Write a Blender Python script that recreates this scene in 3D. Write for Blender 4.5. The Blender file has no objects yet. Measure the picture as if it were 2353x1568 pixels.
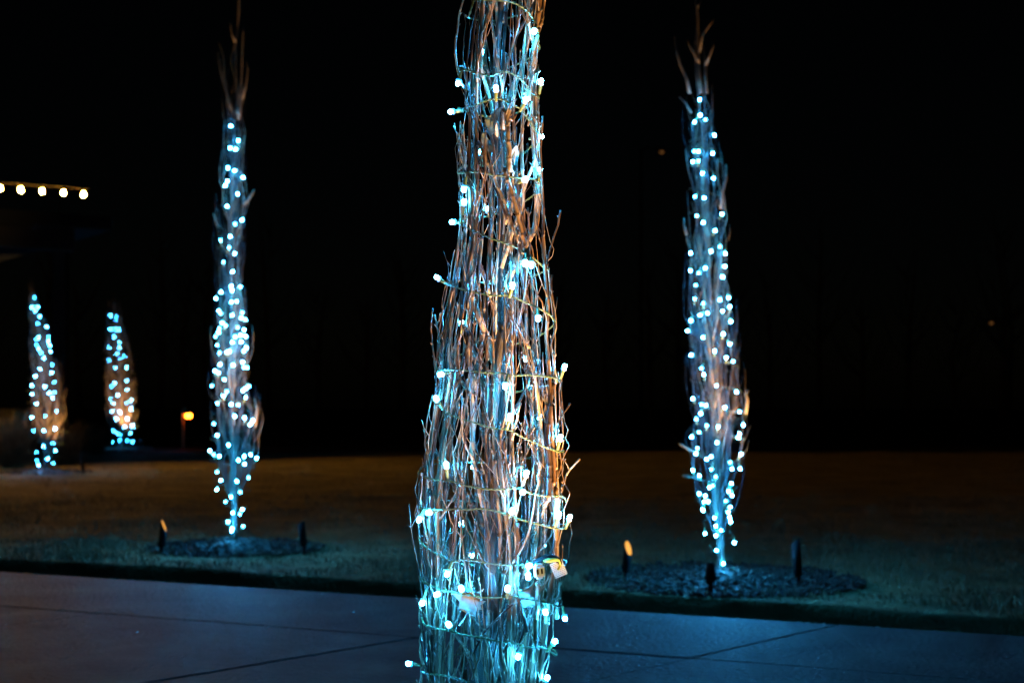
import bpy, math, random
import numpy as np
from mathutils import Vector, Matrix, Euler

# ------------------------------------------------------------------ camera, sky, exposure
FPX, CX, HZ, CAMZ = 3266.7, 1176.0, 920.0, 0.883      # focal length / principal column / horizon row of a 2352-wide frame
scene = bpy.context.scene
COL = scene.collection
cam = bpy.data.cameras.new('camera')
cam.lens = 50.0
cam.sensor_width = 36.0
cam.shift_y = (HZ - 784.0) / 2352.0
cam.clip_start = 0.05
cam.clip_end = 2000.0
cam.dof.use_dof = True
cam.dof.focus_distance = 2.68
cam.dof.aperture_fstop = 5.0
camo = bpy.data.objects.new('camera', cam)
COL.objects.link(camo)
camo.location = (0, 0, CAMZ)
camo.rotation_euler = (math.radians(90), 0, 0)
scene.camera = camo

world = bpy.data.worlds.new('World')
scene.world = world
world.use_nodes = True
wn = world.node_tree.nodes
wl = world.node_tree.links
sky = wn.new('ShaderNodeTexSky')
sky.sky_type = 'NISHITA'
sky.sun_disc = False
sky.sun_elevation = math.radians(12.0)
sky.sun_rotation = math.radians(180)
wl.new(sky.outputs[0], wn['Background'].inputs[0])
wn['Background'].inputs[1].default_value = 0.00012

scene.view_settings.view_transform = 'Standard'
scene.view_settings.look = 'None'
scene.view_settings.exposure = 0.0
scene.view_settings.gamma = 1.0
scene.render.engine = 'CYCLES'
cy = scene.cycles
cy.use_denoising = True
cy.sample_clamp_indirect = 2.0
cy.light_sampling_threshold = 0.006
cy.max_bounces = 4
cy.diffuse_bounces = 2
cy.glossy_bounces = 2
cy.transmission_bounces = 3
cy.volume_bounces = 0
cy.caustics_reflective = False
cy.caustics_refractive = False

LED_COL = (0.028, 0.40, 1.0)
LED_STRENGTH = 720.0
LED_R = 0.0050
WARM = (1.0, 0.60, 0.20)

# ------------------------------------------------------------------ helpers
def at(px, py, Y):
    return Vector(((px - CX) * Y / FPX, Y, CAMZ - (py - HZ) * Y / FPX))

class MB:
    """collects tubes and faces of ONE mesh"""
    def __init__(self):
        self.v, self.f, self.n = [], [], 0
    def add(self, verts, faces):
        verts = np.asarray(verts, float).reshape(-1, 3)
        self.v.append(verts)
        o = self.n
        self.f.extend([tuple(i + o for i in f) for f in faces])
        self.n += len(verts)
    def tube(self, pts, rad, sides=6, cap=True):
        P = np.asarray(pts, float)
        n = len(P)
        rad = np.broadcast_to(np.asarray(rad, float), (n,))
        T = np.gradient(P, axis=0)
        T /= np.linalg.norm(T, axis=1)[:, None] + 1e-12
        a = np.array([1.0, 0, 0]) if abs(T[0][0]) < .8 else np.array([0, 1.0, 0])
        N = np.zeros_like(P)
        cur = a - T[0] * a.dot(T[0])
        for i in range(n):
            cur = cur - T[i] * cur.dot(T[i])
            cur = cur / (np.linalg.norm(cur) + 1e-12)
            N[i] = cur
        B = np.cross(T, N)
        ang = np.arange(sides) * 2 * math.pi / sides
        ring = N[:, None, :] * np.cos(ang)[None, :, None] + B[:, None, :] * np.sin(ang)[None, :, None]
        V = P[:, None, :] + ring * rad[:, None, None]
        F = []
        for i in range(n - 1):
            for j in range(sides):
                k = (j + 1) % sides
                F.append((i * sides + j, i * sides + k, (i + 1) * sides + k, (i + 1) * sides + j))
        if cap:
            F.append(tuple(range(sides))[::-1])
            F.append(tuple((n - 1) * sides + j for j in range(sides)))
        self.add(V.reshape(-1, 3), F)
    def box(self, c, s, M=None):
        c = Vector(c)
        h = Vector(s) * .5
        vs = []
        for x in (-1, 1):
            for y in (-1, 1):
                for z in (-1, 1):
                    p = Vector((x * h.x, y * h.y, z * h.z))
                    if M is not None:
                        p = M @ p
                    vs.append(tuple(c + p))
        self.add(vs, [(0, 1, 3, 2), (4, 6, 7, 5), (0, 4, 5, 1), (2, 3, 7, 6), (0, 2, 6, 4), (1, 5, 7, 3)])
    def mesh(self, name, mat, smooth=True):
        me = bpy.data.meshes.new(name)
        V = np.concatenate(self.v) if self.v else np.zeros((0, 3))
        me.from_pydata(V.tolist(), [], self.f)
        if mat:
            me.materials.append(mat)
        if smooth:
            me.polygons.foreach_set('use_smooth', [True] * len(me.polygons))
        me.update()
        return me
    def build(self, name, mat, parent=None, smooth=True):
        return link(name, self.mesh(name, mat, smooth), parent)

def link(name, data, parent=None):
    o = bpy.data.objects.new(name, data)
    COL.objects.link(o)
    if parent is not None:
        o.parent = parent
    return o

def tag(o, label=None, cat=None, group=None, kind=None):
    if label: o['label'] = label
    if cat: o['category'] = cat
    if group: o['group'] = group
    if kind: o['kind'] = kind
    return o

def empty(name, loc=(0, 0, 0), rz=0.0):
    o = link(name, None)
    o.empty_display_size = .1
    o.location = loc
    o.rotation_euler = (0, 0, rz)
    return o

def lathe(profile, sides=12):
    V, F = [], []
    for (r, z) in profile:
        for j in range(sides):
            a = 2 * math.pi * j / sides
            V.append((r * math.cos(a), r * math.sin(a), z))
    n = len(profile)
    for i in range(n - 1):
        for j in range(sides):
            k = (j + 1) % sides
            F.append((i * sides + j, i * sides + k, (i + 1) * sides + k, (i + 1) * sides + j))
    F.append(tuple(range(sides))[::-1])
    F.append(tuple((n - 1) * sides + j for j in range(sides)))
    return V, F

def interp(tab, y):
    ys = [t[0] for t in tab]
    return [float(np.interp(y, ys, [t[k] for t in tab])) for k in range(1, len(tab[0]))]

# ------------------------------------------------------------------ materials
def mat(name, color=(.5, .5, .5), rough=.6, metal=0.0, spec=.5):
    m = bpy.data.materials.new(name)
    m.use_nodes = True
    b = m.node_tree.nodes['Principled BSDF']
    b.inputs['Base Color'].default_value = (*color, 1)
    b.inputs['Roughness'].default_value = rough
    b.inputs['Metallic'].default_value = metal
    b.inputs['Specular IOR Level'].default_value = spec
    return m

def noisy(name, stops, scale, rough=.7, bump=.3, bump_scale=None, detail=6, stretch=(1, 1, 1), obj_random=0.0, spec=.5, dist=.01, coord='Object'):
    """noise-driven colour ramp + bump; obj_random shifts the ramp per object"""
    m = mat(name, (.5, .5, .5), rough, 0, spec)
    nt = m.node_tree
    b = nt.nodes['Principled BSDF']
    tc = nt.nodes.new('ShaderNodeTexCoord')
    mp = nt.nodes.new('ShaderNodeMapping')
    mp.inputs['Scale'].default_value = stretch
    nt.links.new(tc.outputs[coord], mp.inputs[0])
    nz = nt.nodes.new('ShaderNodeTexNoise')
    nz.inputs['Scale'].default_value = scale
    nz.inputs['Detail'].default_value = detail
    nz.inputs['Roughness'].default_value = .6
    nt.links.new(mp.outputs[0], nz.inputs[0])
    ramp = nt.nodes.new('ShaderNodeValToRGB')
    els = ramp.color_ramp.elements
    while len(els) < len(stops):
        els.new(.5)
    for e, (p, c) in zip(els, stops):
        e.position = p
        e.color = (*c, 1)
    fac = nz.outputs[0]
    if obj_random:
        oi = nt.nodes.new('ShaderNodeObjectInfo')
        sub = nt.nodes.new('ShaderNodeMath'); sub.operation = 'SUBTRACT'; sub.inputs[1].default_value = .5
        mul = nt.nodes.new('ShaderNodeMath'); mul.operation = 'MULTIPLY_ADD'; mul.inputs[1].default_value = obj_random
        nt.links.new(oi.outputs['Random'], sub.inputs[0])
        nt.links.new(sub.outputs[0], mul.inputs[0])
        nt.links.new(nz.outputs[0], mul.inputs[2])
        fac = mul.outputs[0]
    nt.links.new(fac, ramp.inputs[0])
    nt.links.new(ramp.outputs[0], b.inputs['Base Color'])
    if bump:
        n2 = nt.nodes.new('ShaderNodeTexNoise')
        n2.inputs['Scale'].default_value = bump_scale or scale * 3
        n2.inputs['Detail'].default_value = 5
        nt.links.new(mp.outputs[0], n2.inputs[0])
        bp = nt.nodes.new('ShaderNodeBump')
        bp.inputs['Strength'].default_value = bump
        bp.inputs['Distance'].default_value = dist
        nt.links.new(n2.outputs[0], bp.inputs['Height'])
        nt.links.new(bp.outputs[0], b.inputs['Normal'])
    return m

def emit(name, color, strength, base=(.8, .8, .8)):
    m = mat(name, base, .3)
    b = m.node_tree.nodes['Principled BSDF']
    b.inputs['Emission Color'].default_value = (*color, 1)
    b.inputs['Emission Strength'].default_value = strength
    return m

M_bark = noisy('bark', [(.22, (.045, .022, .012)), (.42, (.12, .055, .026)), (.6, (.20, .10, .045)), (.8, (.30, .19, .11))], 55, .36, .6, 260, stretch=(1, 1, .22), obj_random=.8, spec=.6, dist=.002)
M_trunk = noisy('trunk_bark', [(.3, (.02, .013, .009)), (.5, (.055, .036, .024)), (.72, (.15, .105, .07))], 45, .6, .8, 160, stretch=(1, 1, .35), dist=.003)
M_far_bark = noisy('far_bark', [(.28, (.006, .003, .002)), (.52, (.03, .015, .008)), (.8, (.16, .09, .045))], 20, .6, 0, stretch=(1, 1, .3), obj_random=.9)
M_bright_bark = noisy('bright_bark', [(.3, (.03, .018, .010)), (.6, (.14, .08, .04)), (.8, (.28, .17, .09))], 12, .7, 0)
M_wire = mat('green_wire', (.085, .11, .038), .3, 0, .6)
M_wire_dark = mat('dark_green_wire', (.02, .03, .015), .5, 0, .3)
M_socket = mat('socket_plastic', (.23, .25, .09), .4, 0, .5)
M_led = emit('led_lit', LED_COL, LED_STRENGTH)
M_led_dim = emit('led_turned_away', LED_COL, LED_STRENGTH * .2)
M_led.cycles.emission_sampling = 'NONE'
M_led_dim.cycles.emission_sampling = 'NONE'
def led_light(name, k):
    l = bpy.data.lights.new(name, 'POINT')
    l.color = LED_COL; l.energy = LED_STRENGTH * k * 4 * math.pi ** 2 * LED_R ** 2; l.shadow_soft_size = LED_R
    l.use_soft_falloff = False
    return l
L_LED = led_light('led_glow', 1.0)
L_LED_DIM = led_light('led_glow_dim', .2)
M_concrete = noisy('concrete', [(.28, (.024, .025, .024)), (.42, (.058, .062, .060)), (.58, (.082, .088, .085)), (.75, (.13, .14, .135))], 2.6, .75, 1.0, 45, detail=12, dist=.010, spec=.3)
M_soil = noisy('dark_soil', [(.3, (.010, .008, .006)), (.7, (.030, .022, .015))], 9, .95, .6, 60, dist=.02, spec=.1)
M_lawn = noisy('lawn', [(.3, (.10, .085, .042)), (.5, (.18, .15, .07)), (.7, (.26, .21, .11))], 1.6, .95, .9, 40, dist=.03, spec=.1)
M_blade = noisy('grass_blade', [(.25, (.07, .06, .032)), (.5, (.17, .14, .075)), (.75, (.32, .26, .15))], 7, .7, 0, spec=.3)
M_mulch = noisy('mulch', [(.35, (.006, .004, .0035)), (.56, (.03, .022, .016)), (.74, (.17, .12, .085))], 60, .8, .5, 200, dist=.005, spec=.3)
M_black = mat('black_metal', (.006, .006, .006), .8, 0, .12)
M_reflector = mat('reflector', (.75, .72, .65), .35)
M_lens = emit('warm_lens', (1.0, .42, .06), 1.25, (.01, .01, .01))
M_lens.node_tree.nodes['Principled BSDF'].inputs['Specular IOR Level'].default_value = 0
M_leaf = noisy('dry_leaf', [(.3, (.42, .38, .30)), (.7, (.62, .57, .48))], 90, .7, .5, 300, dist=.002)
M_green_leaf = noisy('stem_leaf', [(.3, (.05, .055, .04)), (.7, (.11, .115, .08))], 90, .55, .5, 300, dist=.002)

# ------------------------------------------------------------------ ground, lawn, pavement
K0 = Vector((-2.65, 7.36, 0)); TD = Vector((.9147, -.4042, 0)); ND = Vector((.4042, .9147, 0)); JD = Vector((.68, .733, 0))
def gp(s, n, z=0.0):
    p = K0 + TD * s + ND * n
    return (p.x, p.y, z)

m = MB()
m.add([(-160, -20, -.075), (160, -20, -.075), (160, 170, -.075), (-160, 170, -.075)], [(0, 1, 2, 3)])
tag(m.build('ground', M_soil, smooth=False), kind='structure')

rng = np.random.default_rng(5)
def lawn_sheet(name, s0, s1, n0, n1, ns, nn, ragged0, ragged1, ymax=None):
    m = MB(); V = []; F = []
    for j in range(nn + 1):
        t = j / nn
        for i in range(ns + 1):
            s = s0 + (s1 - s0) * i / ns
            n = n0 + (n1 - n0) * (t ** 1.6 if n1 > 0 else t)
            if j == 0: n += ragged0 * math.sin(s * 9.1 + 2 * math.sin(s * 3.3)) * .5
            if j == nn: n += ragged1 * math.sin(s * 7.7) * .5
            x, y, z = gp(s, n)
            if ymax: y = min(y, ymax + .9 * math.sin(x * .8) * math.sin(x * .31 + 1) + .35 * math.sin(x * 2.3))
            z = .012 * math.sin(x * 1.7 + y) * math.sin(y * 1.3 - x * .4)
            V.append((x, y, z))
    for j in range(nn):
        for i in range(ns):
            a = j * (ns + 1) + i
            F.append((a, a + 1, a + ns + 2, a + ns + 1))
    # soil skirt on the near and the far edge
    base = len(V)
    for j in (0, nn):
        for i in range(ns + 1):
            x, y, z = V[j * (ns + 1) + i]
            V.append((x, y, -.08))
    for i in range(ns):
        F.append((base + i, base + i + 1, i + 1, i))
        q = base + ns + 1 + i; r = nn * (ns + 1) + i
        F.append((r, r + 1, q + 1, q))
    m.add(V, F)
    return tag(m.build(name, M_lawn), kind='structure')
lawn_sheet('lawn', -34, 50, .42, 46, 420, 60, .13, 0, ymax=24.3)
lawn_sheet('foreground_lawn', -12, 12, -7.5, -2.62, 80, 12, 0, .02)

pav = empty('pavement'); tag(pav, kind='structure')
def slab(s0, s1, w0, w1, z):
    m = MB(); g = .0025; b = .005
    def q(s, w, zz):
        p = K0 + TD * s + JD * w
        return (p.x, p.y, zz)
    V = [q(s0 + g, w0 + g, -.1), q(s1 - g, w0 + g, -.1), q(s1 - g, w1 - g, -.1), q(s0 + g, w1 - g, -.1),
         q(s0 + g, w0 + g, z - b), q(s1 - g, w0 + g, z - b), q(s1 - g, w1 - g, z - b), q(s0 + g, w1 - g, z - b),
         q(s0 + g + b, w0 + g + b, z), q(s1 - g - b, w0 + g + b, z), q(s1 - g - b, w1 - g - b, z), q(s0 + g + b, w1 - g - b, z)]
    F = [(8, 9, 10, 11)]
    for k in range(4):
        l = (k + 1) % 4
        F += [(k, l, 4 + l, 4 + k), (4 + k, 4 + l, 8 + l, 8 + k)]
    m.add(V, F)
    return m.build('slab', M_concrete, pav, smooth=False)
inner = [-9.1, -7.6, -6.1, -4.6, -3.1, -1.4, .3, 1.77, 3.25, 4.31, 5.8, 7.3, 8.8, 10.3, 11.8]
outer = [-9.1, -6.1, -3.1, -.1, 4.31, 7.3, 10.3, 13.3]
rr = random.Random(3)
for a, b in zip(outer, outer[1:]): slab(a, b, -1.0, 0, rr.uniform(-.003, .003))
for a, b in zip(inner, inner[1:]): slab(a, b, -2.75, -1.0, rr.uniform(-.003, .003))

# ------------------------------------------------------------------ columnar trees
def surf(tree, py):
    """centre column and half width (pixels of the tree's own depth plane) -> x centre, radius in metres"""
    c, h = interp(tree['prof'], py)
    k = tree['Y'] / FPX
    return (c - CX) * k, h * k
def z_of(tree, py): return CAMZ - (py - HZ) * tree['Y'] / FPX
def py_of(tree, z): return HZ - (z - CAMZ) * FPX / tree['Y']
def cr(tree, z): return surf(tree, py_of(tree, z))

def node_path(rng, P, R, gap):
    """thicken the path at bud nodes"""
    R = np.array(R, float)
    d = np.concatenate([[0], np.cumsum(np.linalg.norm(np.diff(P, axis=0), axis=1))])
    total = d[-1]
    nodes = []
    x = rng.uniform(.3, 1) * gap
    while x < total - .004:
        nodes.append(x); x += gap * rng.uniform(.6, 1.5)
    e = .0022
    dd = set(d.tolist())
    for nd in nodes: dd.update((nd - e, nd, nd + e))
    dd = np.array(sorted(q for q in dd if 0 <= q <= total))
    Q = np.stack([np.interp(dd, d, P[:, k]) for k in range(3)], 1)
    RR = np.interp(dd, d, R)
    for nd in nodes:
        i = int(np.argmin(abs(dd - nd)))
        RR[i] *= 1.3
    return Q, RR, nodes, d

def grow_branch(tree, rng, z0, z1, u1, th, r0, lod):
    m = MB()
    step = .06 if lod == 0 else .09
    n = max(6, int((z1 - z0) / step))
    ph = rng.uniform(0, 6.28, 6)
    amp = (.0007 if lod == 0 else .006) * rng.uniform(.4, 1.6)
    dth = rng.uniform(-1.1, 1.1)
    rise = rng.uniform(.10, .24) if lod == 0 else rng.uniform(.22, .5)
    P = []
    flare = rng.uniform(.0, .10) if rng.random() < .75 else rng.uniform(.1, .3)
    for i in range(n + 1):
        t = i / n
        z = z0 + (z1 - z0) * t
        s = min(1, (z - z0) / rise); s = s * s * (3 - 2 * s)
        xc, R = cr(tree, z)
        u = u1 * (.10 + .90 * s) + flare * max(0, t - .7) / .3 * u1
        a = th + dth * t
        j = rng.normal(0, .0011 if lod == 0 else .005, 2)
        x = xc + j[0] + u * R * math.sin(a) + amp * math.sin(z * 13 + ph[0]) + amp * .4 * math.sin(z * 41 + ph[1])
        y = tree['Y'] + j[1] - u * R * math.cos(a) + amp * math.sin(z * 12 + ph[2]) + amp * .5 * math.sin(z * 33 + ph[3])
        P.append((x, y, z))
    P = np.array(P)
    t = np.linspace(0, 1, n + 1)
    R = r0 * (1 - .72 * t)
    R = np.maximum(R, .0011 if lod == 0 else .0018)
    if lod == 0:
        Q, RR, nodes, d = node_path(rng, P, R, .06)
        m.tube(Q, RR, 7)
    else:
        m.tube(P, R, 4)
        d = np.concatenate([[0], np.cumsum(np.linalg.norm(np.diff(P, axis=0), axis=1))])
        nodes = list(np.arange(.1, d[-1], .09))
    # side twigs
    keep = .72 if lod == 0 else .5
    for nd in nodes:
        if nd < .14 or rng.random() > keep: continue
        p = np.array([np.interp(nd, d, P[:, k]) for k in range(3)])
        rp = float(np.interp(nd, d, R))
        L = rng.uniform(.03, .11) if rng.random() < .55 else rng.uniform(.1, .26)
        if lod: L *= 1.3
        a = rng.uniform(0, 6.283)
        out = np.array([math.cos(a), math.sin(a), 0.0])
        spread = rng.uniform(.35, 1.1)
        k = max(4, int(L / (.016 if lod == 0 else .05)))
        q = [p]
        dirv = out * spread + np.array([0, 0, 1.0])
        bend = rng.uniform(-.2, .25)
        wob = rng.uniform(-.05, .05, 2)
        for j in range(k):
            tt = (j + 1) / k
            dv = out * spread * (1 - tt * .9) + np.array([0, 0, 1.0]) + np.array([wob[0], wob[1], 0]) * math.sin(6 * tt) * 3 + rng.normal(0, .07, 3)
            dv /= np.linalg.norm(dv)
            nx = q[-1] + dv * L / k
            xc, RT = cr(tree, nx[2])
            rel = nx[:2] - np.array([xc, tree['Y']])
            dist = np.linalg.norm(rel)
            lim = RT * (1.02 if rng.random() < .8 else 1.16) * (1 if lod == 0 else 1.12)
            if dist > lim: nx[:2] -= rel / dist * (dist - lim) * .6
            q.append(nx)
        q = np.array(q)
        r1 = min(rp * .7, rng.uniform(.0011, .0024) if lod == 0 else .003)
        tr = np.linspace(r1, r1 * .6, len(q))
        if lod == 0:
            Q, RR, nn, _ = node_path(rng, q, tr, .028)
            RR[-1] *= 1.5
            m.tube(Q, RR, 5)
            # bud at the tip
            e = q[-1]; v = q[-1] - q[-2]; v /= np.linalg.norm(v)
            m.tube([e, e + v * .003, e + v * .007], [r1 * .9, r1 * 1.15, .0003], 5)
            # one forked twiglet
            if len(q) > 6 and rng.random() < .55:
                b0 = q[len(q) // 2]
                a2 = rng.uniform(0, 6.283)
                o2 = np.array([math.cos(a2) * .6, math.sin(a2) * .6, .9]); o2 /= np.linalg.norm(o2)
                l2 = rng.uniform(.015, .05)
                g = [b0, b0 + o2 * l2 * .5, b0 + o2 * l2 * .8 + np.array([0, 0, l2 * .25])]
                m.tube(g, [r1 * .6, r1 * .5, r1 * .6], 5)
        else:
            m.tube(q, tr, 3)
    if lod == 0:
        # short bud spurs along the stem
        for nd in nodes:
            if rng.random() < .6:
                p = np.array([np.interp(nd, d, P[:, k]) for k in range(3)])
                rp = float(np.interp(nd, d, R))
                a = rng.uniform(0, 6.283)
                o = np.array([math.cos(a), math.sin(a), .9])
                o /= np.linalg.norm(o)
                m.tube([p, p + o * (rp + .003), p + o * (rp + .008)], [.0018, .0017, .0004], 5)
    return m

def trunk_mesh(tree, rng, ztop, r0, forks, lod):
    m = MB()
    for k in range(forks):
        th = 2 * math.pi * k / forks + rng.uniform(0, 1)
        off = 0 if k == 0 else rng.uniform(.18, .45)
        zt = ztop * (1 if k == 0 else rng.uniform(.55, .85))
        zs = 0.0 if k == 0 else rng.uniform(.12, .32)
        n = 40 if lod == 0 else 22
        P = []; R = []
        ph = rng.uniform(0, 6, 2)
        for i in range(n + 1):
            t = i / n
            z = zs + (zt - zs) * t
            xc, RR = cr(tree, z)
            s = min(1, (z - zs) / .5)
            P.append((xc + off * s * RR * math.sin(th) + .008 * math.sin(z * 5 + ph[0]), tree['Y'] - off * s * RR * math.cos(th) + .008 * math.sin(z * 4.4 + ph[1]), z - .03 * (i == 0)))
            r = (r0 if k == 0 else r0 * .6) * (1 - .9 * t ** .7)
            if k == 0 and z < .12: r *= 1 + 1.0 * (1 - z / .12) ** 2
            R.append(max(r, .002))
        m.tube(P, R, 12 if lod == 0 else 7)
    return m

def make_tree(tree, label, group, seed, nbranch, ztop, r0, lod, merged=False, btop=None):
    btop = btop or ztop
    rng = np.random.default_rng(seed)
    xb, _ = cr(tree, 0)
    root = empty('columnar_tree', (xb, tree['Y'], 0))
    tag(root, label, 'tree', group)
    tree['root'] = root
    inv = Matrix.Translation((-xb, -tree['Y'], 0))
    def place(o):
        o.parent = root
        o.matrix_parent_inverse = inv
        return o
    mt = trunk_mesh(tree, rng, ztop, r0, 2, lod)
    place(mt.build('trunk', M_trunk))
    allm = MB()
    for i in range(nbranch):
        f = (i + .5) / nbranch
        z0 = .10 + (btop * .80 - .1) * f ** 1.25 + rng.uniform(-.05, .05)
        L = rng.uniform(.45, 1.25) * (1 - .35 * f)
        if lod == 0:
            if i < nbranch * .36:
                z0 = rng.uniform(.03, .11); L = rng.uniform(.5, 1.35)
            else:
                f = (i / nbranch - .36) / .64
                z0 = .18 + 2.2 * f + rng.uniform(-.05, .05)
        z1 = min(z0 + L, btop * (1.0 - .07 * rng.random()))
        if z1 - z0 < .25: z0 = z1 - .25
        u = math.sqrt(rng.uniform(.5, 1.0) if lod == 0 and rng.random() < .78 else rng.uniform(.06, .98))
        r = .0018 + .0056 * rng.random() ** 1.9 if lod == 0 else rng.uniform(.0022, .0052)
        if lod == 0 and rng.random() < .15: r *= 1.35
        m = grow_branch(tree, rng, max(z0, .06), z1, u, rng.uniform(0, 6.283), r, lod)
        if merged:
            V = np.concatenate(m.v); allm.add(V, m.f)
        else:
            place(m.build('branch', M_bark if lod == 0 else M_far_bark))
    if merged:
        place(allm.build('crown', M_bright_bark))
    return root, place

NEAR = dict(Y=2.78, prof=[(-2400, 1165, 3), (-1600, 1165, 22), (-1000, 1165, 50), (-400, 1165, 75), (0, 1162, 86), (150, 1146, 89), (300, 1145, 89), (400, 1147, 91), (500, 1152, 94), (600, 1148, 105), (700, 1146, 123), (800, 1141, 138), (900, 1142, 141), (1000, 1133, 156), (1100, 1132, 165), (1200, 1134, 169), (1300, 1134, 165), (1400, 1127, 157), (1500, 1122, 151), (1600, 1120, 142), (1750, 1122, 100), (1870, 1125, 52), (1957, 1126, 30)])
RIGHT = dict(Y=6.95, prof=[(-60, 1602, 3), (0, 1603, 10), (60, 1606, 24), (110, 1597, 38), (170, 1600, 38), (215, 1603, 22), (300, 1610, 28), (400, 1617, 35), (500, 1625, 43), (600, 1625, 44), (700, 1633, 50), (800, 1638, 54), (900, 1644, 60), (950, 1650, 66), (1040, 1645, 64), (1100, 1640, 57), (1160, 1645, 45), (1220, 1655, 34), (1300, 1660, 20), (1335, 1660, 12)])
LEFT = dict(Y=8.43, prof=[(-40, 548, 2), (0, 547, 8), (60, 543, 18), (130, 540, 28), (200, 540, 32), (270, 537, 18), (350, 538, 20), (450, 535, 25), (500, 530, 32), (560, 528, 29), (640, 527, 24), (700, 533, 35), (780, 530, 40), (850, 528, 38), (900, 532, 48), (1000, 537, 55), (1060, 537, 55), (1120, 535, 42), (1160, 535, 25), (1220, 535, 17), (1262, 541, 12)])
FAR1 = dict(Y=17.5, prof=[(655, 68, 3), (720, 80, 13), (800, 95, 24), (850, 98, 34), (920, 105, 44), (1000, 108, 46), (1060, 105, 38), (1085, 105, 12)])
FAR2 = dict(Y=26.2, prof=[(670, 262, 6), (690, 262, 14), (720, 262, 18), (800, 268, 30), (880, 275, 38), (980, 280, 36), (1015, 278, 25), (1030, 278, 8)])

near_root, near_place = make_tree(NEAR, 'large columnar tree in sharp focus, its bundled bare branches bound with lights', 'columnar trees wrapped in lights', 11, 128, 3.0, .015, 0)
# hand-placed stems and twigs that break the outline
def front_point(tree, px, py, f=1.0):
    """point on the front of the tree's bundle that projects to px, py"""
    Y = tree['Y']
    for _ in range(6):
        p = at(px, py, Y)
        xc, R = cr(tree, p.z)
        d = p.x - xc
        R *= f
        Y = tree['Y'] - (math.sqrt(R * R - d * d) if abs(d) < R else 0)
    return at(px, py, Y)
EXTRA = [
    ([(1070, 210), (1058, 185), (1050, 155), (1045, 115), (1050, 60), (1060, 15), (1073, -30)], .0026, .0018),
    ([(1252, 625), (1262, 575), (1275, 535), (1284, 510), (1288, 483)], .0022, .0017),
    ([(1288, 1130), (1298, 1095), (1308, 1078), (1320, 1066), (1332, 1053)], .0021, .0016),
    ([(1268, 1048), (1285, 1050), (1298, 1058), (1307, 1068), (1308, 1082)], .0016, .0014),
    ([(1002, 880), (996, 820), (992, 770), (990, 735), (995, 708)], .0019, .0015),
    ([(1012, 835), (1008, 780), (1004, 745), (998, 722)], .0024, .0017),
    ([(1004, 745), (1010, 730), (1013, 718)], .0016, .0014),
    ([(984, 1120), (980, 1060), (976, 1020), (973, 985)], .0020, .0015),
    ([(1275, 1000), (1288, 965), (1292, 945), (1303, 935), (1310, 926)], .0020, .0016),
    ([(1292, 945), (1288, 932), (1290, 920)], .0015, .0013),
    ([(1255, 720), (1262, 685), (1266, 655), (1268, 632)], .0020, .0016),
    ([(1213, 290), (1224, 225), (1232, 180), (1237, 150)], .0020, .0016),
    ([(1060, 330), (1053, 310), (1042, 290)], .0016, .0014),
    ([(990, 1575), (978, 1540), (970, 1515), (964, 1493)], .0022, .0015),
    ([(1098, 1570), (1086, 1535), (1075, 1510), (1066, 1490)], .0024, .0016),
    ([(1158, 385), (1172, 430), (1185, 475), (1198, 530), (1212, 600)], .0042, .0036),
    ([(1098, 325), (1120, 375), (1145, 430), (1165, 485), (1192, 560)], .0034, .0026),
    ([(1135, 430), (1152, 470), (1165, 505)], .0024, .0020),
    ([(1172, 395), (1168, 330), (1165, 280), (1170, 240)], .0046, .0050),
    ([(1155, 250), (1168, 275), (1178, 285), (1186, 275), (1184, 262)], .0036, .0026),
    ([(1088, 1500), (1108, 1455), (1130, 1430), (1150, 1410), (1180, 1385)], .0022, .0018),
    ([(1108, 1452), (1104, 1490), (1095, 1530), (1085, 1560)], .0020, .0022),
    ([(1165, 700), (1178, 735), (1200, 775), (1215, 800)], .0024, .0018),
    ([(1075, 760), (1070, 810), (1060, 860)], .0030, .0026),
    ([(1210, 1450), (1195, 1390), (1180, 1340), (1190, 1270), (1188, 1200)], .0036, .0040),
    ([(1278, 1420), (1284, 1350), (1279, 1280), (1274, 1200), (1276, 1120)], .0050, .0044),
    ([(1222, 1580), (1228, 1500), (1232, 1420), (1236, 1340)], .0052, .0044),
    ([(1232, 1365), (1246, 1352), (1258, 1332), (1262, 1318)], .0024, .0020),
    ([(1258, 1150), (1262, 1080), (1255, 1010), (1262, 940), (1268, 880)], .0060, .0050),
    ([(1140, 1560), (1128, 1470), (1133, 1380), (1124, 1290), (1128, 1180), (1136, 1080), (1128, 980), (1140, 860), (1156, 740)], .0130, .0095),
    ([(970, 1470), (962, 1425), (961, 1400), (966, 1375)], .0017, .0014),
    ([(1248, 30), (1242, 60), (1228, 100), (1222, 160), (1214, 230)], .0030, .0040),
    ([(1252, -20), (1248, 30), (1240, 62)], .0022, .0028),
    ([(1176, 1010), (1190, 950), (1196, 925)], .0024, .0017),
    ([(1205, 1010), (1216, 985), (1206, 955)], .0022, .0017),
    ([(1183, 1125), (1170, 1085), (1160, 1050), (1157, 1010)], .0026, .0018),
    ([(1183, 1092), (1190, 1075), (1198, 1040)], .0020, .0016),
]
rng = np.random.default_rng(77)
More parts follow.
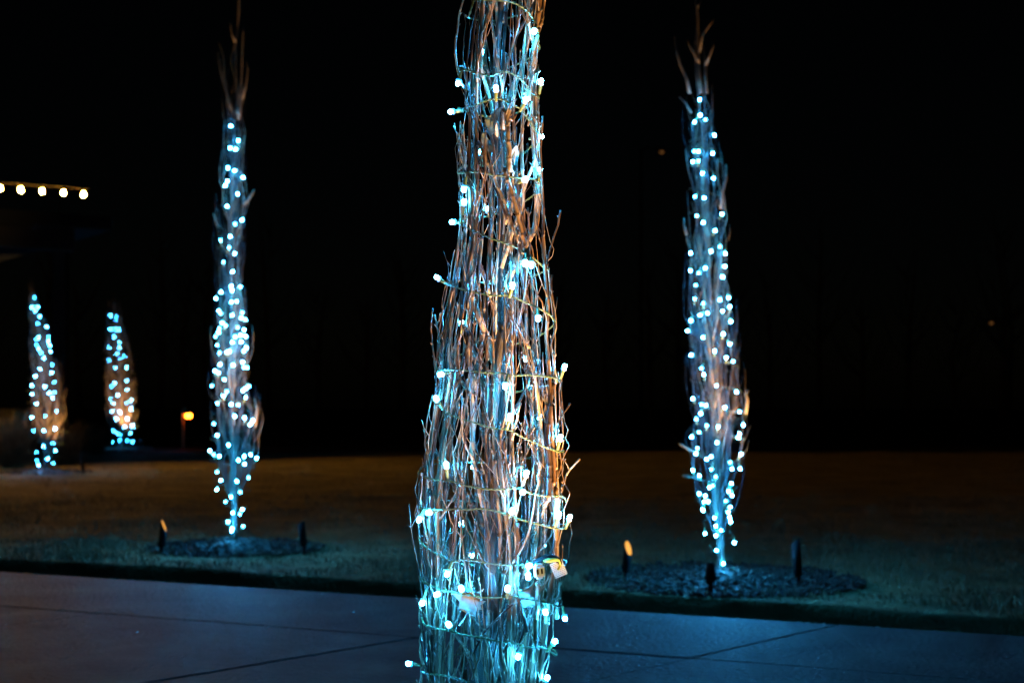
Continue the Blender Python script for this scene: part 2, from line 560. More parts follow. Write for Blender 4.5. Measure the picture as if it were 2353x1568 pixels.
for pts, ra, rb in EXTRA:
    f = 1.0 if ra < .008 else .62
    P = np.array([front_point(NEAR, x, y, f) for x, y in pts])
    d = np.concatenate([[0], np.cumsum(np.linalg.norm(np.diff(P, axis=0), axis=1))])
    n = max(6, int(d[-1] / .012))
    q = np.linspace(0, d[-1], n)
    Q = np.stack([np.interp(q, d, P[:, k]) for k in range(3)], 1)
    for _ in range(2): Q[1:-1] = (Q[:-2] + 2 * Q[1:-1] + Q[2:]) / 4
    Q[1:-1] += rng.normal(0, .0007, (n - 2, 3))
    m = MB()
    RRa = np.linspace(ra, rb, n)
    Q2, R2, nodes, dd = node_path(rng, Q, RRa, .03 if ra < .008 else 9)
    R2[-1] *= 1.35
    m.tube(Q2, R2, 8)
    for nd in nodes:
        p = np.array([np.interp(nd, dd, Q[:, k]) for k in range(3)])
        a = rng.uniform(0, 6.283)
        o = np.array([math.cos(a), math.sin(a), .8]); o /= np.linalg.norm(o)
        m.tube([p, p + o * (ra + .002), p + o * (ra + .006)], [.0016, .0016, .0004], 5)
    near_place(m.build('branch', M_bark if ra < .008 else M_trunk))

def top_twigs(tree, place, lists):
    for pts, ra in lists:
        P = catmull([np.array(at(x, y, tree['Y'] + dy)) for x, y, dy in pts], .05)
        m = MB(); m.tube(P, np.linspace(ra * .9, ra * .5, len(P)), 6)
        place(m.build('branch', M_bright_bark))  # brighter bark than the lower branches: warm uplight painted into the colour
right_root, right_place = make_tree(RIGHT, 'blurred columnar tree with blue lights between a front and two side uplights', 'columnar trees wrapped in lights', 21, 80, 2.75, .020, 1, False, 2.46)
left_root, left_place = make_tree(LEFT, 'blurred slim columnar tree with blue lights beside the orange path lamp', 'columnar trees wrapped in lights', 31, 80, 3.1, .020, 1, False, 2.84)
far1_root, _ = make_tree(FAR1, 'small distant light-wrapped columnar tree at the far left, leaning and pointed', 'columnar trees wrapped in lights', 41, 85, 2.3, .03, 1, True)
far2_root, _ = make_tree(FAR2, 'most distant light-wrapped columnar tree, blunt topped, under the last warm bulb', 'columnar trees wrapped in lights', 51, 85, 2.85, .03, 1, True)

# (called once catmull exists, below)
TOP_R = [([(1622, 215, 0), (1620, 180, 0), (1621, 140, .02), (1617, 105, .02)], .010), ([(1621, 150, 0), (1629, 130, -.02), (1637, 110, -.02), (1640, 95, -.02)], .008), ([(1610, 215, 0), (1604, 150, 0), (1603, 70, 0), (1601, 20, 0), (1596, -20, 0)], .010), ([(1606, 145, -.02), (1595, 125, -.03), (1584, 105, -.03), (1580, 88, -.03)], .008),
         ([(1584, 215, 0), (1577, 180, 0), (1563, 150, 0), (1556, 125, 0), (1551, 85, 0)], .009), ([(1606, 120, 0), (1614, 80, 0), (1628, 60, 0), (1639, 44, 0)], .008), ([(1588, 260, 0), (1575, 238, 0), (1560, 222, 0)], .007), ([(1655, 480, 0), (1660, 440, 0), (1668, 410, 0), (1668, 378, 0)], .008), ([(1577, 540, 0), (1570, 515, 0), (1571, 500, 0)], .007),
         ([(1712, 950, 0), (1716, 920, 0), (1712, 905, 0), (1718, 895, 0)], .010), ([(1590, 1035, 0), (1575, 1027, 0), (1560, 1018, 0)], .009), ([(1610, 1098, 0), (1590, 1095, 0), (1567, 1092, 0)], .008), ([(1600, 20, 0), (1606, 10, 0), (1614, -10, 0)], .006)]
TOP_L = [([(548, 275, 0), (553, 240, 0), (558, 210, 0), (566, 190, 0)], .012), ([(545, 265, 0), (547, 200, 0), (533, 150, .02), (538, 110, .02), (546, 70, .02), (549, 0, 0), (549, -30, 0)], .011), ([(541, 98, -.02), (534, 80, -.02), (530, 58, -.02), (529, 48, -.02)], .009), ([(553, 230, 0), (555, 170, 0), (556, 120, 0), (559, 60, 0)], .009), ([(535, 260, 0), (520, 210, 0), (508, 170, 0), (500, 120, 0)], .009),
         ([(530, 250, 0), (517, 190, 0), (513, 130, 0), (502, 95, 0)], .008), ([(556, 230, 0), (564, 200, 0), (569, 160, 0), (566, 140, 0)], .008), ([(560, 470, 0), (570, 460, 0), (580, 445, 0), (584, 436, 0)], .009), ([(585, 980, 0), (590, 940, 0), (584, 915, 0)], .010), ([(500, 520, 0), (493, 500, 0), (490, 490, 0)], .007)]

# ------------------------------------------------------------------ light strings
SV, SF = lathe([(.0021, -.0005), (.0029, .001), (.0031, .010), (.0036, .011), (.0036, .0195), (.0031, .021)], 10)
ms = MB(); ms.add(SV, SF); ME_socket = ms.mesh('socket', M_socket)
def bulb_mesh(name, material, sides, k=1.0):
    r = .0046 * k
    V, F = lathe([(.0028, .0212), (r * .80, .0228), (r, .0252), (r * .92, .0275), (r * .62, .0294), (r * .2, .0303)], sides)
    b = MB(); b.add(V, F)
    return b.mesh(name, material)
M_halo_collar = emit('led_halo_glow', (.012, .40, 1.0), 1.6); M_halo_collar.cycles.emission_sampling = 'NONE'  # added glowing collar, imitates the cyan halo around a lit bulb
V, F = lathe([(.0036, .0165), (.0058, .0185), (.0062, .0202), (.0044, .0208)], 12)
b = MB(); b.add(V, F[:-2]); ME_halo_collar = b.mesh('halo_collar', M_halo_collar)
ME_bulb = bulb_mesh('bulb', M_led, 10)
ME_bulb_dim = bulb_mesh('bulb_dim', M_led_dim, 6)
ME_bulb_far = bulb_mesh('bulb_far', M_led, 6, 1.0)
ME_bulb_far_dim = bulb_mesh('bulb_far_dim', M_led_dim, 6, 1.0)

def catmull(P, step):
    P = np.asarray(P, float)
    out = []
    for i in range(len(P) - 1):
        p0 = P[max(i - 1, 0)]; p1 = P[i]; p2 = P[i + 1]; p3 = P[min(i + 2, len(P) - 1)]
        n = max(1, int(np.linalg.norm(p2 - p1) / step))
        for k in range(n):
            t = k / n
            out.append(.5 * ((2 * p1) + (-p0 + p2) * t + (2 * p0 - 5 * p1 + 4 * p2 - p3) * t * t + (-p0 + 3 * p1 - 3 * p2 + p3) * t ** 3))
    out.append(P[-1])
    return np.array(out)

top_twigs(RIGHT, right_place, TOP_R); top_twigs(LEFT, left_place, TOP_L)

def twisted(m, path, r=.00115, off=.00105, pitch=.0105, sides=5):
    P = np.asarray(path)
    T = np.gradient(P, axis=0); T /= np.linalg.norm(T, axis=1)[:, None] + 1e-12
    up = np.array([0, 0, 1.0])
    N = np.cross(T, up); N /= np.linalg.norm(N, axis=1)[:, None] + 1e-9
    B = np.cross(N, T)
    d = np.concatenate([[0], np.cumsum(np.linalg.norm(np.diff(P, axis=0), axis=1))])
    for k in (0, math.pi):
        a = d / pitch * 2 * math.pi / 2 + k
        Q = P + (N * np.cos(a)[:, None] + B * np.sin(a)[:, None]) * off
        m.tube(Q, r, sides)

def put_socket(root, inv, pos, base_dir, bulb_me, wire_mb, wire_pts):
    """bulb centre at pos; the socket points from the wire towards the bulb"""
    d = Vector(base_dir).normalized()
    base = Vector(pos) - d * .0255
    Mx = Matrix.Translation(base) @ d.to_track_quat('Z', 'Y').to_matrix().to_4x4()
    s = link('socket', ME_socket, root)
    s.matrix_parent_inverse = inv
    s.matrix_basis = Mx
    b = link('bulb', bulb_me, s)
    if bulb_me is ME_bulb: link('halo_collar', ME_halo_collar, s)
    lo = link('led_glow', L_LED if bulb_me in (ME_bulb, ME_bulb_far) else L_LED_DIM, s)
    lo.location = (0, 0, .0257)
    # lead from the wire
    if wire_pts is not None:
        W = wire_pts[int(np.argmin(np.linalg.norm(wire_pts - np.array(base), axis=1)))]
        g = np.linalg.norm(W - np.array(base))
        if .001 < g < .16:
            mid = (W + np.array(base)) / 2 - np.array(d) * min(.006, g * .3)
            wire_mb.tube(catmull([W, mid, np.array(base), np.array(base) + np.array(d) * .002], .004), .0012, 5)
    return s

def string_thing(tree, label):
    xb, _ = cr(tree, 0)
    root = empty('light_string', (xb, tree['Y'], 0))
    tag(root, label, 'string lights', 'blue light strings wound round the trees')
    return root, Matrix.Translation((-xb, -tree['Y'], 0))

PASSES = [
    [(1076, 40), (1088, 8), (1093, 3), (1128, 0), (1155, 1), (1181, 7), (1203, 21), (1219, 37), (1236, 70), (1238, 100)],
    [(1055, 158), (1071, 161), (1098, 167), (1125, 175), (1136, 171), (1157, 166), (1181, 173), (1203, 188), (1216, 204), (1220, 215)],
    [(1056, 252), (1066, 248), (1088, 242), (1112, 234), (1136, 229), (1157, 232), (1179, 242), (1200, 252), (1208, 265), (1222, 287), (1231, 303)],
    [(1051, 395), (1066, 397), (1101, 397), (1133, 402), (1168, 405), (1203, 409), (1222, 411), (1240, 418), (1246, 430)],
    [(1056, 516), (1072, 523), (1098, 534), (1131, 548), (1157, 558), (1184, 569), (1203, 580), (1222, 590), (1240, 604), (1250, 615)],
    [(1020, 650), (1034, 657), (1072, 666), (1109, 674), (1141, 679), (1171, 680), (1200, 692), (1235, 706), (1259, 719), (1271, 735)],
    [(1000, 840), (1005, 851), (1023, 851), (1050, 850), (1082, 851), (1114, 854), (1152, 856), (1181, 863), (1211, 862), (1243, 863), (1272, 866), (1280, 875)],
    [(1008, 932), (1026, 948), (1061, 961), (1098, 972), (1130, 983), (1168, 988), (1195, 1001), (1230, 1016), (1259, 1028), (1286, 1038)],
    [(963, 1082), (967, 1090), (988, 1099), (1021, 1105), (1039, 1106), (1072, 1114), (1114, 1121), (1157, 1123), (1195, 1122), (1219, 1133), (1248, 1137), (1289, 1138), (1301, 1152)],
    [(961, 1165), (982, 1167), (1009, 1171), (1042, 1169), (1075, 1169), (1102, 1166), (1132, 1171), (1159, 1180), (1176, 1185), (1189, 1192), (1217, 1199), (1247, 1205), (1274, 1211), (1296, 1212)],
    [(979, 1257), (996, 1268), (1017, 1279), (1042, 1290), (1064, 1285), (1091, 1286), (1132, 1293), (1173, 1297), (1203, 1298), (1228, 1300)],
    [(1262, 1296), (1290, 1300)],
    [(965, 1326), (971, 1334), (996, 1345), (1017, 1356), (1053, 1362), (1091, 1369), (1132, 1371), (1173, 1368), (1200, 1373), (1233, 1380), (1263, 1384), (1282, 1391)],
    [(972, 1427), (979, 1436), (1009, 1443), (1036, 1448), (1064, 1457), (1105, 1465), (1146, 1472), (1189, 1477), (1208, 1484), (1241, 1485), (1263, 1495), (1277, 1503)],
    [(971, 1541), (996, 1547), (1023, 1552), (1053, 1559), (1077, 1566), (1120, 1576), (1180, 1590), (1240, 1600), (1260, 1605)],
    [(990, 1650), (1040, 1665), (1120, 1680), (1200, 1690), (1230, 1695)],
    [(1040, 1760), (1080, 1770), (1140, 1780), (1200, 1790)],
]
def wire_path(tree, passes, top_turns=0):
    pts = []
    def back(p, q, zz=None):
        (x0, R0), (x1, R1) = cr(tree, p[2]), cr(tree, q[2])
        a0 = math.atan2(p[0] - x0, tree['Y'] - p[1]); a1 = math.atan2(q[0] - x1, tree['Y'] - q[1]) + 2 * math.pi
        for k in range(1, 10):
            t = k / 10
            z = p[2] + (q[2] - p[2]) * t
            xc, R = cr(tree, z)
            a = a0 + (a1 - a0) * t
            pts.append((xc + 1.02 * R * math.sin(a), tree['Y'] - 1.02 * R * math.cos(a), z + .006 * math.sin(9 * t)))
    prev = None
    for ps in passes:
        Q = [np.array(front_point(tree, x, y, 1.03)) for x, y in ps]
        if prev is not None: back(prev, Q[0])
        pts.extend(Q)
        prev = Q[-1]
    return catmull(np.array(pts), .0026)

up_passes, low_passes = PASSES[:11], PASSES[11:]
# coils above the frame
hi = []
for py in range(-1500, 0, 120):
    c, h = interp(NEAR['prof'], py)
    hi.append([(c - h * .98, py - 30), (c - h * .5, py - 20), (c, py), (c + h * .5, py + 20), (c + h * .98, py + 30)])
NEAR_BULBS = [  # px, py, f (0 front, 1 seen through from the rear side)
    (1226, 74, 0), (1052, 192, 0), (1243, 186, 0), (1139, 202, 0), (1208, 229, 0), (1035, 257, 0), (1244, 314, 0), (1105, 349, 1), (1241, 390, 0), (1208, 411, 0), (1065, 436, 0), (1066, 463, 0),
    (1038, 510, 0), (1205, 606, 0), (1220, 610, 0), (1003, 637, 0), (1177, 654, 0), (1236, 733, 0), (1297, 841, 0), (1207, 825, 1), (1010, 860, 0), (1160, 888, 0), (1226, 887, 1), (1001, 914, 0),
    (1171, 955, 0), (1287, 1003, 0), (1025, 1066, 0), (1087, 1072, 1), (1210, 1085, 0), (1202, 1130, 0), (1177, 1171, 0), (983, 1177, 0), (962, 1194, 0), (1284, 1180, 0), (1309, 1186, 0), (1083, 1275, 1),
    (1204, 1273, 1), (1217, 1298, 0), (1213, 1325, 0), (1027, 1318, 0), (1059, 1349, 0), (1166, 1349, 0), (1002, 1365, 0), (970, 1384, 0), (1253, 1406, 0), (1298, 1420, 0), (1030, 1432, 0), (1275, 1472, 0),
    (1190, 1508, 0), (1257, 1555, 0), (938, 1523, 0),
    (1118, 640, 1), (1120, 480, 1), (1060, 740, 1), (1240, 960, 1), (1060, 1200, 1), (1250, 1250, 1), (1200, 1440, 1), (1110, 120, 1),
    (1000, 1640, 0), (1215, 1680, 0), (1060, 1760, 0), (1150, 1840, 0),
    (1180, -60, 0), (1100, -110, 0), (1200, -170, 0), (1120, -230, 0), (1240, -300, 0), (1160, -360, 0), (1110, -440, 0), (1200, -520, 0), (1150, -620, 0), (1200, -720, 0), (1120, -800, 0), (1180, -900, 0), (1140, -1050, 0), (1190, -1200, 0), (1160, -1400, 0)]

up_root, inv_n = string_thing(NEAR, 'blue light string coiled down the in-focus tree, ending at the white connector')
low_root, _ = string_thing(NEAR, 'blue light string on the lowest coils of the in-focus tree, below the paper tag')
UP = wire_path(NEAR, hi + up_passes)
LOW = wire_path(NEAR, low_passes)
rng = np.random.default_rng(9)
for W in (UP, LOW):
    W += .0012 * np.sin(np.arange(len(W))[:, None] * .11 + np.array([0, 2, 4]))
wm_up, wm_low = MB(), MB()
twisted(wm_up, UP); twisted(wm_low, LOW)
z_split = z_of(NEAR, 1308)
for (px, py, back) in NEAR_BULBS:
    if back:
        Y = NEAR['Y']
        for _ in range(6):
            p = at(px, py, Y); xc, R = cr(NEAR, p.z); d = p.x - xc
            Y = NEAR['Y'] + math.sqrt(max(1e-5, (1.03 * R) ** 2 - d * d)) * .95
        p = at(px, py, Y)
    else:
        p = front_point(NEAR, px, py, 1.10)
    upper = p.z > z_split
    W = UP if upper else LOW
    k = int(np.argmin(np.linalg.norm(W - np.array(p), axis=1)))
    w = Vector(W[k])
    xc, R = cr(NEAR, p.z)
    outw = Vector((p.x - xc, p.y - NEAR['Y'], 0)).normalized()
    d = (p - w)
    if d.length < .02: d = d + outw * .008 + Vector((0, 0, .004))
    put_socket(up_root if upper else low_root, inv_n, p, d, ME_bulb, wm_up if upper else wm_low, W)
for mm, rt in ((wm_up, up_root), (wm_low, low_root)):
    o = mm.build('wire', M_wire, rt); o.matrix_parent_inverse = inv_n

# connector, plug and paper tag where the two strings meet
def oriented(root, name, mesh, M, parent_inv):
    o = link(name, mesh, root); o.matrix_parent_inverse = parent_inv; o.matrix_basis = M; return o
M_clear = mat('pale_plastic', (.34, .42, .44), .3)
M_yellow = mat('yellow_green_plastic', (.34, .36, .05), .35)
cb = MB()
V, F = [], []
pc = front_point(NEAR, 1238, 1311, 1.12)
cb.box((0, 0, 0), (.019, .015, .020)); cb.box((0, 0, .0115), (.013, .011, .006)); cb.box((0, 0, -.0115), (.012, .010, .006))
me = cb.mesh('connector', M_clear, False)
bm_o = oriented(up_root, 'connector', me, Matrix.Translation(pc) @ Euler((.1, -.12, .25)).to_matrix().to_4x4(), inv_n)
bv = bm_o.modifiers.new('bevel', 'BEVEL'); bv.width = .002; bv.segments = 2
for sx in (-.0045, .0035):
    sb = MB(); sb.box((sx, -.0079, .001), (.0032, .001, .0095))
    sl = sb.build('slot', M_black, bm_o, False)
pp = front_point(NEAR, 1262, 1291, 1.12)
pb = MB()
Pth = catmull([np.array(pp) + np.array(v) for v in [(-.030, -.002, -.003), (-.016, -.004, .006), (0, -.004, .009), (.014, -.001, .006), (.022, .004, -.004)]], .003)
pb.tube(Pth, np.interp(np.linspace(0, 1, len(Pth)), [0, .15, .5, .85, 1], [.002, .0055, .0075, .0055, .002]), 10)
o = pb.build('plug', M_black, low_root); o.matrix_parent_inverse = inv_n
pb = MB()
Pth2 = catmull([np.array(pp) + np.array(v) for v in [(-.012, -.010, .004), (0, -.0115, .005), (.010, -.008, .006), (.017, -.003, .004), (.020, .002, -.006), (.016, .0, -.014)]], .003)
pb.tube(Pth2, np.interp(np.linspace(0, 1, len(Pth2)), [0, .2, .6, 1], [.001, .0048, .003, .002]), 8)
o = pb.build('cable_end', M_yellow, low_root); o.matrix_parent_inverse = inv_n

M_tag = mat('tag_paper', (.72, .68, .58), .8)
nt = M_tag.node_tree
tc = nt.nodes.new('ShaderNodeTexCoord'); mp = nt.nodes.new('ShaderNodeMapping'); mp.inputs['Rotation'].default_value = (math.radians(90), 0, 0)
br = nt.nodes.new('ShaderNodeTexBrick')
br.inputs['Scale'].default_value = 1.0
br.inputs['Brick Width'].default_value = .0042; br.inputs['Row Height'].default_value = .0034; br.inputs['Mortar Size'].default_value = .00085; br.inputs['Mortar Smooth'].default_value = .2
br.inputs['Color1'].default_value = (.20, .18, .15, 1); br.inputs['Color2'].default_value = (.42, .39, .33, 1); br.inputs['Mortar'].default_value = (.72, .68, .58, 1)
nt.links.new(tc.outputs['Object'], mp.inputs[0]); nt.links.new(mp.outputs[0], br.inputs['Vector'])
nt.links.new(br.outputs['Color'], nt.nodes['Principled BSDF'].inputs['Base Color'])
tg = MB()
nx, nz = 6, 7
for side in (0, 1):
    V = []
    for j in range(nz + 1):
        for i in range(nx + 1):
            x = (i / nx - .5) * .024; z = (j / nz - .5) * .030
            V.append((x, .0022 * math.sin(x * 120) + side * .0005, z))
    F = []
    for j in range(nz):
        for i in range(nx):
            a = j * (nx + 1) + i
            q = (a, a + 1, a + nx + 2, a + nx + 1)
            F.append(q if side == 0 else q[::-1])
    tg.add(V, F)
pt = front_point(NEAR, 1283, 1306, 1.16)
o = oriented(low_root, 'paper_tag', tg.mesh('paper_tag', M_tag), Matrix.Translation(pt) @ Euler((.15, -.38, -.2)).to_matrix().to_4x4(), inv_n)
o['label'] = 'small printed paper tag'

# blue strings on the blurred trees
def pts_from(ox, oy, k, lst): return [(ox + x * k, oy + y * k, d) for (x, y, *r) in lst for d in [r[0] if r else 0]]
L_UP = [(288, 757), (332, 844), (285, 889), (316, 896), (270, 1008), (310, 1024), (361, 1066), (268, 1087), (254, 1113), (329, 1165), (265, 1238), (355, 1320), (313, 1344, 1)]
L_MID = [(258, 8), (206, 29, 1), (252, 68, 1), (283, 101), (222, 146, 1), (270, 199), (264, 278), (313, 282), (269, 303), (208, 310), (180, 346), (265, 365), (293, 361), (195, 413), (206, 428, 1), (324, 422, 1), (269, 437), (318, 451), (342, 461, 1), (214, 478), (233, 493, 1), (199, 508, 1), (299, 503, 1), (334, 516), (194, 530), (178, 553, 1), (285, 554), (315, 545), (342, 551), (270, 584), (318, 582), (188, 599, 1), (347, 613), (332, 632), (240, 637), (255, 633), (200, 641, 1), (203, 704), (273, 708), (327, 692), (333, 720, 1), (351, 723, 1), (175, 739), (194, 749), (226, 787), (158, 822, 1), (360, 823, 1), (343, 835), (328, 847), (239, 852, 1), (221, 876), (343, 884, 1), (188, 916, 1), (264, 922), (301, 926, 1), (284, 986), (338, 995), (381, 1010), (368, 1032), (169, 1028, 1), (187, 1090), (249, 1143), (147, 1175), (168, 1196, 1), (199, 1204), (335, 1206), (370, 1197), (403, 1215), (303, 1226), (338, 1247), (186, 1290, 1), (358, 1322, 1), (207, 1336), (294, 1341), (185, 1387), (263, 1426), (232, 1453, 1), (313, 1400, 1)]
L_LOW = [(1110, 145), (1004, 182), (1083, 197, 1), (949, 281), (1120, 332, 1), (998, 358), (990, 385), (1103, 545), (1112, 580)]
R_UP = [(280, 598), (283, 691), (249, 733), (315, 718, 1), (369, 812), (247, 908, 1), (272, 909), (358, 921), (239, 970), (272, 966, 1), (296, 1040), (363, 1070), (252, 1180, 1), (307, 1188), (413, 1285), (262, 1295, 1), (301, 1335), (372, 1383), (401, 1480, 1), (226, 1518), (348, 1508), (434, 1522)]
R_MID = [(285, 180), (203, 194), (249, 207, 1), (391, 171), (380, 228), (232, 273, 1), (227, 347, 1), (365, 352), (412, 342), (419, 391), (380, 415), (297, 426), (256, 436), (206, 467), (274, 372, 1), (424, 471), (187, 522), (383, 538), (272, 558), (419, 593), (337, 632), (207, 653), (400, 668), (437, 688, 1), (264, 726, 1), (277, 760), (346, 821, 1), (456, 856), (217, 891), (288, 928), (264, 923, 1), (393, 939), (473, 962, 1), (259, 973), (236, 1002, 1), (293, 1037, 1), (355, 1044), (492, 1036), (251, 1074, 1), (472, 1083), (466, 1104), (211, 1100), (349, 1131), (242, 1160, 1), (234, 1191), (480, 1193), (316, 1208), (292, 1222), (421, 1238, 1), (431, 1275), (475, 1273), (217, 1282), (318, 1277, 1), (252, 1311), (342, 1317, 1), (428, 1353), (308, 1376), (326, 1365, 1), (413, 1396), (431, 1419), (252, 1410), (285, 1420), (277, 1454), (301, 1453), (397, 1449, 1), (271, 1495), (421, 1482)]
R_LOW = [(963, 5), (1152, 18), (1050, 60), (1162, 57), (1171, 90), (1059, 121), (1100, 155), (978, 177), (1061, 193), (1198, 247), (1064, 305), (1117, 404), (1203, 469), (1060, 507)]
F1 = [(228, 241, 1), (212, 308), (253, 305), (236, 330), (266, 368), (252, 415, 1), (311, 437), (256, 507), (241, 519, 1), (325, 501, 1), (320, 531), (242, 560, 1), (255, 585), (333, 562), (338, 603), (275, 610, 1), (293, 647), (349, 690, 1), (267, 718), (345, 744), (235, 765), (213, 826), (298, 833), (363, 806, 1), (328, 879), (363, 873, 1), (213, 886), (351, 911), (243, 950), (212, 1040), (303, 1031, 1), (380, 998, 1), (222, 1130, 1), (293, 1128), (367, 1115), (290, 1233), (354, 1215, 1), (370, 1262), (240, 1272, 1), (247, 1328, 1), (318, 1316), (255, 1358), (354, 1347, 1)]
F2 = [(736, 361), (777, 369, 1), (774, 391, 1), (738, 453), (771, 456), (791, 455), (763, 505), (799, 538), (727, 572), (797, 577), (779, 617), (832, 632, 1), (805, 647, 1), (727, 660, 1), (768, 712), (844, 710), (843, 798), (765, 811), (742, 836, 1), (848, 858), (785, 890), (739, 917, 1), (753, 945), (875, 928), (846, 943, 1), (877, 982), (748, 999), (801, 1004), (774, 1050), (851, 1047), (829, 1106), (885, 1092), (885, 1108, 1), (754, 1131), (784, 1146), (802, 1152, 1), (872, 1147), (752, 1204, 1), (798, 1192, 1), (849, 1196, 1), (885, 1205)]
SETS = [
    (LEFT, pts_from(420, 0, .3828, L_UP) + pts_from(420, 540, .421, L_MID) + pts_from(330, 1140, .204, L_LOW), 'blue light string on the slim blurred tree beside the orange path lamp', 20),
    (RIGHT, pts_from(1500, 0, .3828, R_UP) + pts_from(1500, 540, .4209, R_MID) + pts_from(1320, 1170, .306, R_LOW), 'blue light string on the blurred tree standing nearest the pavement edge', 20),
    (FAR1, pts_from(0, 600, .3442, F1), 'blue light string on the leaning pointed tree at the far left', 14),
    (FAR2, pts_from(0, 600, .3442, F2), 'blue light string on the most distant, blunt-topped tree', 14),
]
for tree, bl, label, turns in SETS:
    root, inv = string_thing(tree, label)
    y0 = min(b[1] for b in bl); y1 = max(b[1] for b in bl)
    W = []
    for i in range(turns * 12 + 1):
        t = i / (turns * 12)
        z = z_of(tree, y0 + (y1 - y0) * t)
        xc, R = cr(tree, z); R = R * .98
        a = i * 2 * math.pi / 12
        W.append((xc + R * math.sin(a), tree['Y'] - R * math.cos(a), z))
    W = catmull(W, .02)
    wm = MB(); wm.tube(W, .0014, 4)
    for (px, py, dim) in bl:
        p = front_point(tree, px, py, 1.08)
        p.z = max(p.z, .035)
        k = int(np.argmin(np.linalg.norm(W - np.array(p), axis=1)))
        d = p - Vector(W[k])
        xc, R = cr(tree, p.z)
        if d.length < .02: d = Vector((p.x - xc, p.y - tree['Y'], .02))
        put_socket(root, inv, p, d, ME_bulb_far_dim if dim else ME_bulb_far, wm, W)
    if tree is FAR1:   # the string's tail runs over the ground
        a = at(105, 1085, 17.5); b = at(55, 1094, 17.2)
        tail = catmull([(a.x, a.y, .03), ((a.x + b.x) / 2, 17.4, .05), (b.x, b.y, .02), (b.x - .35, 17.1, .02)], .03)
        wm.tube(tail, .003, 4)
        for t in ():
            q = tail[int(t * (len(tail) - 1))]
            put_socket(root, inv, Vector(q) + Vector((0, -.01, .02)), (0, -.4, 1), ME_bulb_far_dim, wm, W)
    o = wm.build('wire', M_wire_dark, root); o.matrix_parent_inverse = inv

# ------------------------------------------------------------------ uplights
def uplight(px, py, Y, tree, label, power, yaw=0.0, aim=1.5, spot=62, h=.20, tilt=.16, ob=.016):
    p = at(px, py, Y); p.z = 0
    tx, _ = cr(tree, 0)
    to = Vector((tx - p.x, tree['Y'] - p.y, 0)).normalized()
    rz = math.atan2(to.y, to.x) + yaw
    root = empty('uplight', (p.x, p.y, 0), rz)
    tag(root, label, 'spotlight', 'black uplights around the trees')
    ax = Vector((math.sin(tilt), 0, math.cos(tilt)))      # local +x points at the tree
    A = Matrix.Translation((0, 0, .05)) @ Matrix.Rotation(tilt, 4, 'Y')
    # stake
    m = MB(); m.tube([(0, 0, -.06), (0, 0, .0), (0, 0, .055)], [.003, .010, .012], 8); m.build('stake', M_black, root)
    # housing with an oblique glare shield
    m = MB(); sides = 20; r = .0215; V = []; F = []
    rings = [(0, .009), (.006, .0195), (.02, .0215), (.06, .0215)]
    for z, q in rings:
        for j in range(sides):
            a = 2 * math.pi * j / sides
            V.append((q * math.cos(a), q * math.sin(a), z))
    top = h - .05
    for q in (r, r - .003):
        for j in range(sides):
            a = 2 * math.pi * j / sides
            V.append((q * math.cos(a), q * math.sin(a), top - .025 - ob * math.cos(a)))
    for j in range(sides):
        a = 2 * math.pi * j / sides
        V.append(((r - .003) * math.cos(a), (r - .003) * math.sin(a), top - .085))
    for i in range(6):
        for j in range(sides):
            k = (j + 1) % sides
            F.append((i * sides + j, i * sides + k, (i + 1) * sides + k, (i + 1) * sides + j))
    F.append(tuple(range(sides))[::-1])
    m.add(V, F)
    o = m.build('housing', M_black, root); o.matrix_basis = A
    m = MB(); LV = [((r - .0035) * math.cos(2 * math.pi * j / sides), (r - .0035) * math.sin(2 * math.pi * j / sides), top - .030 - ob * math.cos(2 * math.pi * j / sides)) for j in range(sides)]
    LV.append((0, 0, top - .036)); m.add(LV, [(j, (j + 1) % sides, sides) for j in range(sides)])
    o = m.build('lens', M_lens, root); o.matrix_basis = A
    m = MB()
    for s in (-1, 1): m.box((0, s * .0243, .03), (.016, .006, .022))
    o = m.build('bracket', M_black, root, False); o.matrix_basis = A
    li = bpy.data.lights.new('lamp', 'SPOT'); li.energy = power; li.color = WARM; li.spot_size = math.radians(spot); li.spot_blend = .8; li.shadow_soft_size = 0
    lo = link('lamp', li, root)
    lp = A @ Vector((.004, 0, top + .004))
    lo.location = lp
    target = root.matrix_basis.inverted() @ Vector((tx, tree['Y'], aim)) if False else (Matrix.Translation((p.x, p.y, 0)) @ Matrix.Rotation(rz, 4, 'Z')).inverted() @ Vector((tx, tree['Y'], aim))
    lo.rotation_euler = (target - lp).to_track_quat('-Z', 'Y').to_euler()
    return root
UP_P = 120
uplight(371, 1280, 8.1, LEFT, 'uplight with a thin lit lens by the slim blurred tree, under the path lamp', UP_P * .6, -.8, 2.4, tilt=.12, ob=.034)
uplight(698, 1275, 8.15, LEFT, 'dark uplight by the slim blurred tree, on the side of the in-focus tree', UP_P * 4, 0, 2.2)
uplight(1437, 1335, 6.9, RIGHT, 'uplight with a bright oval lens standing next to the in-focus tree', UP_P * .6, -1.0, 2.3, tilt=.16, ob=.034)
uplight(1832, 1350, 6.75, RIGHT, 'tall dark uplight in the mulch at the outer side of its tree', UP_P * 4, 0, 2.1, h=.24, tilt=.05)
uplight(1632, 1368, 6.45, RIGHT, 'short dark uplight standing directly in front of the blurred tree', UP_P * .3, 0, 1.6, h=.16, tilt=.05)
uplight(191, 1090, 17.2, FAR1, 'tiny dark uplight between the two most distant trees', UP_P * 2.4, 0, .9)
uplight(323, 1028, 26.0, FAR2, 'tiny lit uplight at the foot of the most distant tree', UP_P * 6, -.6, .9)
